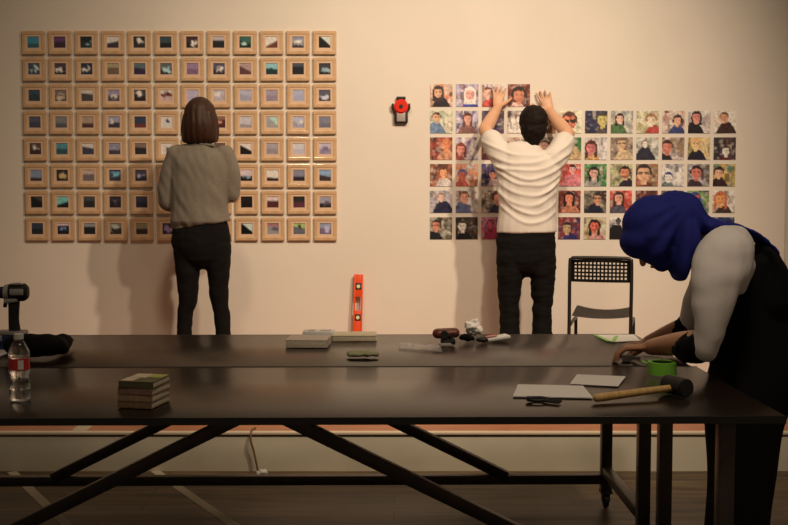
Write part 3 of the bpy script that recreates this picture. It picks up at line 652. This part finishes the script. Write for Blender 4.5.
# headscarf
b = MB()
b.ell(P(657, 229.5, HY - .0), (.128, .122, .118), Matrix.Rotation(R(40), 3, 'Y'))
b.ell(P(675, 221, HY), (.102, .122, .110))
b.ell(P(642, 238, HY), (.082, .105, .070), Matrix.Rotation(R(-35), 3, 'Y'))
b.tube([P(680, 208, HY), P(682, 235, HY - .02), P(680, 258, HY - .03), P(679, 275, HY - .03)], [.085, .12, .12, .10], [.06, .062, .045, .024], side=ZR)
b.tube([P(655, 235, HY - .02), P(656, 250, HY - .02), P(660, 262, HY - .02)], [.11, .10, .07], [.085, .065, .035], side=ZR)
b.tube([P(684, 210, HY), P(698, 223, HY), P(714, 226, HY), P(733, 234, HY + .02)], [.11, .12, .14, .12], [.065, .040, .026, .018], side=ZR)
def scf(p, n):
    q = P(684, 198); dx, dz = p.x - q.x, p.z - q.z
    r = math.hypot(dx, dz); a = math.atan2(dx, -dz)
    return .0042 * sin(a * 19 + p.y * 8 + 2.2 * noise.noise(p * 5)) * min(1, max(0, (r - .03) * 9)) * max(.15, min(1, (p.x - P(624, 230).x) / .10)) + .002 * noise.noise(p * 14)
sc = b.fuse('headscarf', M['scarf'], root, .007, 3, disp=scf)
b = MB(); b.tube([P(724, 225, HY), P(741, 229.5, HY), P(757, 238.5, HY), P(768, 248, HY), P(775, 258, HY + .01)], [.13, .12, .10, .08, .06], [.013, .011, .009, .010, .006], side=ZR)
b.fuse('scarf_tail', M['scarf'], root, .005, 2, disp=fold(.006, 25, 25))
for dy in (-.10, .10): shoe(V((hx0 - .01, HY + dy, 0)), (-1, 0, 0), root)

# ------------------------------------------------------------------ chair
def chair():
    YB = 6.42
    a = at(570.2, 262, YB); c = at(631, 262, YB); wd = (c - a).length
    zt = at(600, 258, YB).z - PZ; zs = at(600, 309, YB).z - PZ + .02
    cx = (a.x + c.x) / 2
    t = thing('perforated_chair', 'black metal chair with perforated backrest standing empty beside the wall', 'chair', (cx, YB, PZ), R(-15))
    hw = wd / 2; zs = .45
    # backrest: perforated plate, gently curved
    nx, nz = 14, 5; bw, bh = 2 * hw - .012, .135; zb = zt - .008
    bm = bmesh.new(); sub = 3
    xs = []; margin = .016; cw = (bw - 2 * margin) / nx; hole = cw * .52
    xs = [-bw / 2]
    for i in range(nx):
        x = -bw / 2 + margin + i * cw; xs += [x + (cw - hole) / 2, x + (cw + hole) / 2]
    xs.append(bw / 2)
    chh = (bh - 2 * .012) / nz; hh_ = chh * .52; zz = [zb - bh]
    for j in range(nz):
        z = zb - bh + .012 + j * chh; zz += [z + (chh - hh_) / 2, z + (chh + hh_) / 2]
    zz.append(zb)
    g = [[bm.verts.new((x, -.006 - .02 * (1 - (x / (bw / 2)) ** 2) + .02, z - .006 * (x / (bw / 2)) ** 2 * (1 if z > zb - .02 else 0))) for x in xs] for z in zz]
    for j in range(len(zz) - 1):
        for i in range(len(xs) - 1):
            if i % 2 == 1 and j % 2 == 1: continue
            bm.faces.new((g[j][i], g[j][i + 1], g[j + 1][i + 1], g[j + 1][i]))
    bmesh.ops.solidify(bm, geom=bm.faces[:], thickness=.006)
    m = MB(); m.bm = bm; m.build('backrest', M['blackmetal'], t, smooth=False)
    # frame: one bent tube forms both rear legs and the top bar
    f = MB(); f.tube([(-hw, -.05, 0), (-hw, -.01, .40), (-hw, 0, zt - .045), (-hw + .012, 0, zt - .01), (-hw + .045, 0, zt), (hw - .045, 0, zt), (hw - .012, 0, zt - .01), (hw, 0, zt - .045), (hw, -.01, .40), (hw, -.05, 0)], [.0105] * 10, side=(0, 1, 0), n=12)
    f.build('back_frame', M['blackmetal'], t)
    for q in (-1, 1):
        f = MB(); f.tube([(q * (hw - .002), .03, zs - .055), (q * (hw - .002), .33, zs - .05), (q * (hw - .002), .37, zs - .09), (q * (hw + .0), .40, 0)], [.0105] * 4, n=12); f.build('front_leg', M['blackmetal'], t)
    # seat
    bm = bmesh.new(); n = 10; rows = []
    for j in range(n + 1):
        v = j / n; y = .01 + .37 * v; row = []
        for i in range(n + 1):
            u = i / n * 2 - 1; row.append(bm.verts.new((u * (hw - .012) * (1 - .05 * max(0, v - .9) * 10), y, zs + .035 * v - .022 * (1 - u * u) * (.6 + .4 * v) - .012 * max(0, v - .85) * 6)))
        rows.append(row)
    for j in range(n):
        for i in range(n): bm.faces.new((rows[j][i], rows[j][i + 1], rows[j + 1][i + 1], rows[j + 1][i]))
    bmesh.ops.solidify(bm, geom=bm.faces[:], thickness=.022)
    m = MB(); m.bm = bm; m.build('seat', mat('chair_seat', (.035, .028, .022), .45), t)
    for x, y in ((-hw, -.05), (hw, -.05), (-hw, .40), (hw, .40)): MB().cyl((x, y, 0), (x, y, .022), .0135, n=14).build('foot_cap', M['rubber'], t)
chair()

# ------------------------------------------------------------------ wall things
# laser level
p = at(401, 109, WY)
t = thing('laser_level', 'small red and black laser level fixed on the wall between the two grids', 'laser level', (p.x, WY, p.z))
MB().box((0, -.018, -.045), (.088, .034, .095), bev=.010, seg=3).build('housing', M['rubber'], t)
MB().box((0, -.038, -.052), (.055, .006, .06), bev=.002).build('face_plate', M['greyp'], t)
b = MB(); b.cyl((0, -.002, .014), (0, -.050, .014), .046, n=32, bev=.008); b.build('dial', M['red'], t)
MB().cyl((0, -.049, .014), (0, -.056, .014), .012, n=20).build('lens', M['rubber'], t)
MB().box((0, -.016, .068), (.06, .026, .02), bev=.006).build('top_clip', M['rubber'], t)
for q in (-1, 1): MB().box((q * .053, -.02, .014), (.014, .03, .04), bev=.005).build('side_lug', M['rubber'], t)
# spirit level leaning on the wall
pt = at(358.5, 274, WY - .025); L = pt.z - PZ
t = thing('spirit_level', 'orange spirit level standing upright against the wall behind the table', 'spirit level', (pt.x - .012, WY - .075, PZ), 0)
t.rotation_euler = (R(-4.2), R(1.2), 0)
b = MB(); W_ = .058; segs = [(0, .07), (.12, .36), (.455, .50), (.535, L - .12), (L - .06, L)]
b.box((-W_ / 2 + .005, 0, L / 2), (.010, .024, L), bev=.0015).box((W_ / 2 - .005, 0, L / 2), (.010, .024, L), bev=.0015)
for a, c in ((0, L - .235), (L - .145, L)): b.box((0, 0, (a + c) / 2), (W_ - .012, .018, c - a), bev=.001)
b.build('body', M['orange'], t)
for z0 in (L - .28, L - .078):
    v = MB(); v.box((0, 0, z0), (W_ - .016, .021, .046), bev=.004).build('vial_block', M['rubber'], t)
    MB().cyl((0, -.013, z0), (0, .013, z0), .012, n=20).build('vial', M['vial'], t)

# ------------------------------------------------------------------ things on the tables
EPS = .0015
def rect_on_table(corners, th, name, m, label, cat, group=None, base_z=0):
    """flat piece with the given corner pixels (on the table plane)"""
    pts = [T(x, y) for x, y in corners]; c = sum(pts, V()) / len(pts)
    bm = bmesh.new(); lo = [bm.verts.new((q.x, q.y, TZ + EPS + base_z)) for q in pts]; hi = [bm.verts.new((q.x, q.y, TZ + EPS + base_z + th)) for q in pts]
    bm.faces.new(hi); bm.faces.new(lo[::-1]); n = len(pts)
    for i in range(n): bm.faces.new((lo[i], lo[(i + 1) % n], hi[(i + 1) % n], hi[i]))
    k = MB(); k.bm = bm
    o = k.build(name, m, base=(c.x, c.y, TZ + EPS + base_z), smooth=False)
    if label: tag(o, label, cat, group)
    return o
rect_on_table([(518, 385.5), (583, 387), (593, 399), (513, 397.5)], .003, 'white_card', M['white'], 'larger blank white card on the near table, left of the mallet handle', 'card')
rect_on_table([(577, 375), (626, 377), (618, 387), (570, 384.5)], .0012, 'white_card', M['white'], 'smaller blank white card on the near table, behind the larger one', 'card')
# bottle
p = T(20, 400.5)
t = thing('water_bottle', 'clear plastic water bottle with red label on the near table', 'bottle', (p.x, p.y, TZ + .001))
k = .206
prof = [(0, 0), (.026, .0), (.030, .004), (.0315, .02), (.030, .034), (.0315, .042), (.0295, .052), (.0275, .066), (.029, .080), (.0315, .088), (.0315, .093), (.0305, .094), (.0305, .133), (.0315, .135), (.0315, .142), (.029, .153), (.022, .168), (.0145, .180), (.0125, .184), (.0125, .198), (0, .198)]
bb = MB().lathe([(r_, z_) for (ra_, za_), (rb_, zb_) in zip(prof, prof[1:]) for r_, z_ in [(ra_ + (rb_ - ra_) * q / 3, za_ + (zb_ - za_) * q / 3) for q in range(3)]] + [prof[-1]], n=48).build('bottle_body', M['plastic'], t)
for v in bb.data.vertices:
    if v.co.z < .092 or .136 < v.co.z < .165:
        a_ = math.atan2(v.co.y, v.co.x); f_ = 1 + .035 * sin(a_ * 7 + v.co.z * 90) * sin(v.co.z * 150) + .03 * noise.noise(v.co * 90); v.co.x *= f_; v.co.y *= f_
MB().lathe([(0, .002)] + [(max(0, r - .0034), max(z, .002)) for r, z in prof[1:14] if z > .0005] + [(0, .133)], n=40).build('water', M['water'], t)
MB().lathe([(.0308, .096), (.0312, .096), (.0312, .131), (.0308, .131), (.0308, .096)], n=40).build('label', M['label'], t)
b = MB()
for i in range(12):
    pass
# white block of print on the label
bm = bmesh.new(); n = 6
for z0, z1, a0, a1 in ((.099, .126, -78, -48),):
    va = [bm.verts.new((.0316 * cos(R(a0 + (a1 - a0) * i / n)), .0316 * sin(R(a0 + (a1 - a0) * i / n)), z0)) for i in range(n + 1)]
    vb = [bm.verts.new((.0316 * cos(R(a0 + (a1 - a0) * i / n)), .0316 * sin(R(a0 + (a1 - a0) * i / n)), z1)) for i in range(n + 1)]
    for i in range(n): bm.faces.new((va[i], va[i + 1], vb[i + 1], vb[i]))
k_ = MB(); k_.bm = bm; k_.build('label_panel', M['white'], t)
MB().lathe([(0, .205), (.0125, .205), (.0145, .203), (.0145, .188), (.0125, .187), (0, .187)], n=30).build('cap', M['cap'], t)
# stack of four small books
fl, frr, br = T(117.5, 408), T(151.5, 409.5), T(168, 397)
ex = frr - fl; ey = br - frr; ang = math.atan2(ex.y, ex.x); bw = ex.length; bd_ = .135
bc = (fl + frr) / 2 + V((-sin(ang), cos(ang), 0)) * bd_ / 2
hb = .0195
def small_book(z, rz, x, y, label, cover):
    t = thing('paperback_book', label, 'book', (x, y, z), rz, 'small books in a stack on the near table')
    MB().box((0, 0, hb / 2), (bw - .004, bd_ - .003, hb - .004), bev=.001).build('pages', M['page'], t)
    MB().box((0, 0, hb - .0013), (bw, bd_, .002)).box((0, 0, .001), (bw, bd_, .002)).box((0, -bd_ / 2 + .001, hb / 2), (bw, .002, hb - .001)).build('cover', cover, t, smooth=False)
    return t
cov = [mat('cover_brown', (.26, .17, .10), .5, noise_amt=.3, scale=60), mat('cover_tan', (.34, .24, .15), .5, noise_amt=.3, scale=60), mat('cover_brown_red', (.27, .16, .11), .5, noise_amt=.3, scale=60), M['darkcover']]
nm = ['bottommost', 'second from the bottom', 'second from the top', 'topmost, with green and white cover']
for i in range(4):
    tb = small_book(TZ + .0012 + i * (hb + .0004), ang + R((0, .8, -1.0, 1.5)[i]), bc.x + (0, .001, .002, .003)[i], bc.y, 'small tan book in the stack on the near table, ' + nm[i], cov[i])
bmx = MB(); bmx.box((-.022, .03, hb + .0006), (bw * .50, bd_ * .5, .0012)).box((-bw * .3, -.03, hb + .0006), (bw * .35, bd_ * .45, .0012)).build('cover_panel', M['edge'], tb)
MB().box((bw * .24, bd_ * .25, hb + .0007), (bw * .44, bd_ * .42, .0013)).build('cover_patch', M['lime'], tb)
# pale boxes / books at the back of the far table
def block(px0, px1, pyb, h, depth, name, m, label, cat, rz=0, group=None, top=None, z=0, spine=None):
    a, c = T(px0, pyb), T(px1, pyb); wd = c.x - a.x; x = (a.x + c.x) / 2; y = a.y + depth / 2
    t = thing(name, label, cat, (x, y, TZ + EPS + z), rz, group)
    MB().box((0, 0, h / 2), (wd - .004, depth - .003, h - .004), bev=.001).build('pages', M['page'], t)
    MB().box((0, 0, h - .001), (wd, depth, .002)).box((0, 0, .001), (wd, depth, .002)).box((0, depth / 2 - .001, h / 2), (wd, .002, h - .001)).build('cover', m, t, smooth=False)
    return t
block(286, 328, 348, .030, .16, 'hardback_book', mat('cover_pale', (.62, .54, .46), .5), 'thick pale book lying on the far table in front of the other two pale items', 'book', R(-3))
block(332, 376.5, 341.2, .022, .14, 'hardback_book', mat('cover_cream', (.66, .60, .42), .5), 'long cream book at the far edge of the far table before the spirit level', 'book', R(1))
b = T(318, 340)
t = thing('white_box', 'small white printed box at the far edge, behind the thick pale book', 'box', (b.x, b.y + .05, TZ + EPS))
MB().box((0, 0, .0165), (.135, .075, .033), bev=.002).build('carton', M['white'], t)
MB().box((-.03, 0, .0335), (.03, .05, .001)).box((.03, -.0005, .0335), (.045, .04, .001)).build('print_patch', M['greyp'], t)
# folded pale green pouch
p = T(364, 358)
b = MB(); b.tube([(-.055, 0, .010), (-.02, .004, .013), (.02, .0, .014), (.05, -.002, .011)], [.010, .012, .013, .009], [.034, .038, .034, .022], side=(0, 0, 1))
b.box((-.02, -.012, .012), (.06, .03, .012), Matrix.Rotation(R(14), 3, 'Z'), bev=.003)
o = b.fuse('folded_cloth', M['olive'], None, .004, 2, disp=lambda q, n: .004 * noise.noise(q * 50), world=False); o.location = (p.x, p.y, TZ + .004)
tag(o, 'small crumpled olive-and-cream cloth on the far table', 'cloth')
# clear film bag
bm = bmesh.new(); n = 12; c0 = T(420, 348.5); g = []
for j in range(n + 1):
    row = []
    for i in range(n + 1):
        u, v = i / n - .5, j / n - .5
        row.append(bm.verts.new((c0.x + u * .17, c0.y + v * .16 - u * .10, TZ + .004 + .010 * abs(noise.noise(V((u * 6, v * 6, 1)))) + .004 * (1 - abs(u) * 2))))
    g.append(row)
for j in range(n):
    for i in range(n): bm.faces.new((g[j][i], g[j][i + 1], g[j + 1][i + 1], g[j + 1][i]))
bmesh.ops.solidify(bm, geom=bm.faces[:], thickness=.0006)
k = MB(); k.bm = bm; o = k.build('plastic_bag', M['film'], base=(c0.x, c0.y, TZ + .002)); tag(o, 'flat clear plastic bag beside the brown tape gun', 'bag')
# tape measure/brown object with dark base
p = T(446, 344.5)
t = thing('tape_dispenser', 'dark reddish brown tape dispenser standing on the far table', 'tape dispenser', (p.x, p.y, TZ + EPS), R(8))
b = MB(); b.tube([(-.036, 0, .045), (.036, 0, .047)], [.021, .021], [.03, .03], side=(0, 0, 1), n=24); b.box((0, 0, .05), (.085, .05, .028), bev=.009); b.build('shell', M['brown'], t)
MB().cyl((-.012, -.034, .044), (-.012, -.022, .044), .016, n=24).cyl((.022, -.030, .040), (.022, -.022, .040), .010, n=20).build('hub', M['rubber'], t)
MB().box((.008, 0, .012), (.055, .06, .024), bev=.006).build('base', M['rubber'], t)
MB().box((-.012, -.05, .005), (.05, .04, .010), bev=.003).build('metal_tongue', M['greyp'], t)
# black lumps, crumpled white paper, white card
def lump(px, py, r3, name, m, label, cat, sd, amp=.006, group=None):
    p = T(px, py); b = MB(); b.ell((0, 0, r3[2] * .85), r3); b.ell((r3[0] * .5, 0, r3[2] * .7), (r3[0] * .6, r3[1] * .8, r3[2] * .7))
    o = b.fuse(name, m, None, .004, 1, disp=lambda q, n: amp * (noise.noise(q * 38 + V((sd, 0, 0))) + .6 * noise.noise(q * 85)), world=False)
    zmin = min(v.co.z for v in o.data.vertices)
    o.data.transform(Matrix.Translation((0, 0, -zmin))); o.location = (p.x, p.y, TZ + EPS); tag(o, label, cat, group); return o
lump(466, 342, (.032, .028, .016), 'black_cloth', M['blackcloth'], 'small black crumpled cloth right beside the brown tape dispenser', 'cloth', 2)
lump(482, 343, (.026, .025, .012), 'black_pouch', M['rubber'], 'small black pouch between black cloth and the tilted white packet', 'pouch', 5, .003)
lump(473, 336.5, (.040, .022, .034), 'crumpled_paper', M['paper'], 'crumpled white paper on the far table edge behind the black cloth', 'paper', 8, .012)
p = T(496, 341)
t = thing('white_packet', 'white and red packet propped at a slant near the standing man', 'packet', (p.x, p.y, TZ + .003), R(12))
MB().box((0, 0, .011), (.11, .07, .012), Matrix.Rotation(R(-7), 3, 'Y'), bev=.003).build('pack', M['white'], t)
MB().box((-.02, 0, .0195), (.045, .04, .001), Matrix.Rotation(R(-7), 3, 'Y')).build('printed_patch', mat('pale_red', (.6, .22, .18), .5), t)
# looped black strap
p = T(538, 402)
b = MB(); pts = [V((.030 * cos(a) * 1.0, .024 * sin(a), .007)) for a in [R(q) for q in range(20, 341, 32)]]
b.tube([(.026, .012, .006)] + [tuple(q) for q in pts[1:-1]] + [(.026, -.012, .006)], [.0055] * (len(pts)), side=(0, 0, 1), n=10)
b.tube([(.020, .014, .008), (.045, -.006, .006), (.066, -.022, .005)], [.005, .0045, .004], side=(0, 0, 1), n=10); b.tube([(.018, -.016, .006), (.04, -.03, .005), (.056, -.044, .005)], [.005, .0045, .004], side=(0, 0, 1), n=10)
b.box((-.026, -.004, .009), (.018, .026, .014), bev=.003)
o = b.build('looped_strap', M['rubber'], base=None); o.location = (p.x, p.y, TZ + EPS); tag(o, 'small black looped strap with two loose tails beside the larger white card', 'strap')
# mallet
a, c = T(597, 403), T(676, 396)
d = (c - a); Lm = d.length; u = d.normalized()
t = thing('mallet', 'wooden-handled mallet with black rubber head lying on the near table', 'mallet', (a.x, a.y, TZ + EPS), math.atan2(d.y, d.x))
MB().tube([(0, 0, .014), (Lm * .15, 0, .0155), (Lm * .5, 0, .020), (Lm - .0, 0, .026)], [.013, .0125, .0115, .0105], n=18).build('handle', M['wood'], t)
MB().cyl((Lm + .002, -.050, .030), (Lm + .002, .050, .030), .029, n=32, bev=.004).build('head', M['rubber'], t)
# green tape roll
p = T(662, 374.3)
t = thing('tape_roll', 'roll of bright green masking tape standing flat on the near table', 'tape', (p.x, p.y, TZ + EPS))
MB().lathe([(.038, 0), (.049, 0), (.049, .043), (.038, .043), (.038, 0)], n=48).build('tape', M['green'], t)
MB().lathe([(.035, .001), (.0375, .001), (.0375, .042), (.035, .042), (.035, .001)], n=48).build('core', M['dgreen'], t)
MB().bar((-.046, .02, .035), (-.062, .036, .040), .018, .001).build('loose_end', M['green'], t)
# papers near the hands
rect_on_table([(596, 335.2), (634, 335), (640, 341), (612, 342.5)], .001, 'paper_sheet', M['paper'], 'narrow white paper sheet on the far table under the fingertips', 'paper')
rect_on_table([(593, 335.4), (596, 335.2), (611, 341.9), (607, 342)], .0012, 'tape_strip', M['green'], 'green tape strip along the left end of the narrow paper', 'tape', base_z=.0015)
rect_on_table([(615, 337), (618, 336.8), (615, 343), (611, 342.8)], .0012, 'tape_strip', M['green'], 'green tape strip across the middle of the narrow paper, next to the fingers', 'tape', base_z=.003)
rect_on_table([(641, 357.5), (661, 358.5), (660, 362), (640, 361)], .0012, 'paper_slip', M['paper'], 'small white paper slip behind the green tape roll', 'paper')
rect_on_table([(672, 352), (679, 351), (693, 362), (686, 364)], .0012, 'paper_slip', M['paper'], 'small white paper slip near the table end under the forearm', 'paper')
p = T(627, 361); o = MB().lathe([(.010, 0), (.019, 0), (.019, .022), (.010, .022), (.010, 0)], n=32).build('tape_roll', M['paper']); o.location = (p.x, p.y + .0, TZ + EPS); tag(o, 'tiny roll of white tape standing below the working hands', 'tape')
# drill
p = T(14, 349)
t = thing('cordless_drill', 'black and silver cordless drill standing on its battery, pointing left', 'drill', (p.x, p.y, TZ + EPS), 0)
b = MB(); b.box((-.02, 0, .030), (.115, .075, .058), bev=.010, seg=3); b.build('battery', M['blue'], t)
MB().box((-.045, -.038, .048), (.022, .006, .022), bev=.002).build('battery_clip', M['silver'], t)
MB().box((-.01, 0, .066), (.12, .07, .016), bev=.006).build('battery_mount', M['greyp'], t)
MB().tube([(.005, 0, .07), (.002, 0, .12), (.004, 0, .185), (.000, 0, .20)], [.024, .021, .023, .026], [.02, .018, .019, .02]).build('handle', M['rubber'], t)
MB().tube([(-.008, 0, .228), (.015, 0, .229), (.045, 0, .229), (.058, 0, .229)], [.033, .034, .033, .024], [.036, .038, .036, .028], side=(0, 1, 0), n=28, capk=.3).build('motor_housing', M['rubber'], t)
MB().box((.026, -.033, .232), (.055, .010, .026), bev=.005).box((.022, -.012, .263), (.05, .03, .006), bev=.002).build('side_plate', M['silver'], t)
MB().tube([(-.030, 0, .228), (-.012, 0, .228)], [.031, .034], side=(0, 1, 0), n=28, capk=.15).build('clutch_ring', M['silver'], t)
MB().cyl((-.095, 0, .227), (-.036, 0, .227), .018, .025, n=24, bev=.002).build('chuck', mat('drill_chuck', (.02, .012, .05), .4), t)
MB().box((-.030, 0, .182), (.014, .016, .030), Matrix.Rotation(R(12), 3, 'Y'), bev=.004).build('trigger', M['rubber'], t)
MB().box((-.002, -.006, .197), (.055, .040, .018), Matrix.Rotation(R(-8), 3, 'Y'), bev=.004).build('grip_collar', M['silver'], t)
# black tool bag/cloth beside drill
b = MB(); a, c = T(28, 349), T(67, 346)
b.tube([T(14, 348, .040), T(30, 348, .045), T(44, 348, .044), T(58, 347, .038), T(66, 345, .032)], [.045, .055, .055, .048, .030], [.038, .044, .042, .036, .026], side=(0, 1, 0))
b.tube([T(60, 345, .030), T(68, 343, .022), T(73, 342, .018)], [.02, .012, .006])
cc = T(48, 348)
o = b.fuse('black_bag', M['blackcloth'], None, .006, 2, disp=lambda q, n: .006 * noise.noise(q * 22), world=False, base=(cc.x, cc.y, TZ + .003)); tag(o, 'limp black fabric bag lying right of the drill', 'bag')
zm = min(v.co.z for v in o.data.vertices); o.data.transform(Matrix.Translation((0, 0, -zm)))
rect_on_table([(-6, 352), (0, 349), (9, 353), (0, 357)], .001, 'paper_slip', M['paper'], 'white paper corner at the left frame edge before the drill', 'paper')

# ------------------------------------------------------------------ floor details
def floor_strip(a, c, wd, name, m, label, cat, z=0.0, group=None):
    A, C = atz(*a, z), atz(*c, z); o = MB().bar(A + V((0, 0, .001)), C + V((0, 0, .001)), wd, .0012).build(name, m, base=((A.x + C.x) / 2, (A.y + C.y) / 2, z), smooth=False)
    tag(o, label, cat, group)
floor_strip((12, 472), (88, 545), .045, 'floor_tape', M['tapew'], 'pale tape strip stuck on the floor at far left', 'tape', group='tape strips on the floor')
floor_strip((155, 471), (262, 545), .045, 'floor_tape', M['tapew'], 'pale tape strip on the floor, right of the leftmost strip', 'tape', group='tape strips on the floor')
p = atz(262, 477, 0); b = MB(); b.ell((0, 0, .014), (.03, .02, .018)); o = b.fuse('paper_scrap', M['paper'], None, .004, 1, disp=lambda q, n: .006 * noise.noise(q * 60), world=False)
zm = min(v.co.z for v in o.data.vertices); o.data.transform(Matrix.Translation((0, 0, -zm))); o.location = (p.x, p.y, .0005); tag(o, 'small crumpled white scrap on the floor at the foot of the stage', 'paper')
q = at(251, 434, PE - .04); e = at(258, 474, PE - .05); e.z = .006
o = MB().tube([V((q.x + .01, PE + .05, PZ + .006)), V((q.x, PE - .02, PZ + .006)), q + V((0, -.005, -.03)), V(((q.x + e.x) / 2, PE - .045, .09)), e], [.005] * 5, n=10).build('cable', M['cable']); tag(o, 'thin brown cable hanging over the stage edge above the scrap', 'cable')
a, c = atz(76, 428.5, PZ), atz(88, 428.5, PZ)
o = MB().box(((a.x + c.x) / 2, a.y, PZ + .0012), (.075, .12, .001)).build('floor_tape', M['tapew']); tag(o, 'short pale tape patch on the red stage edge at left', 'tape')
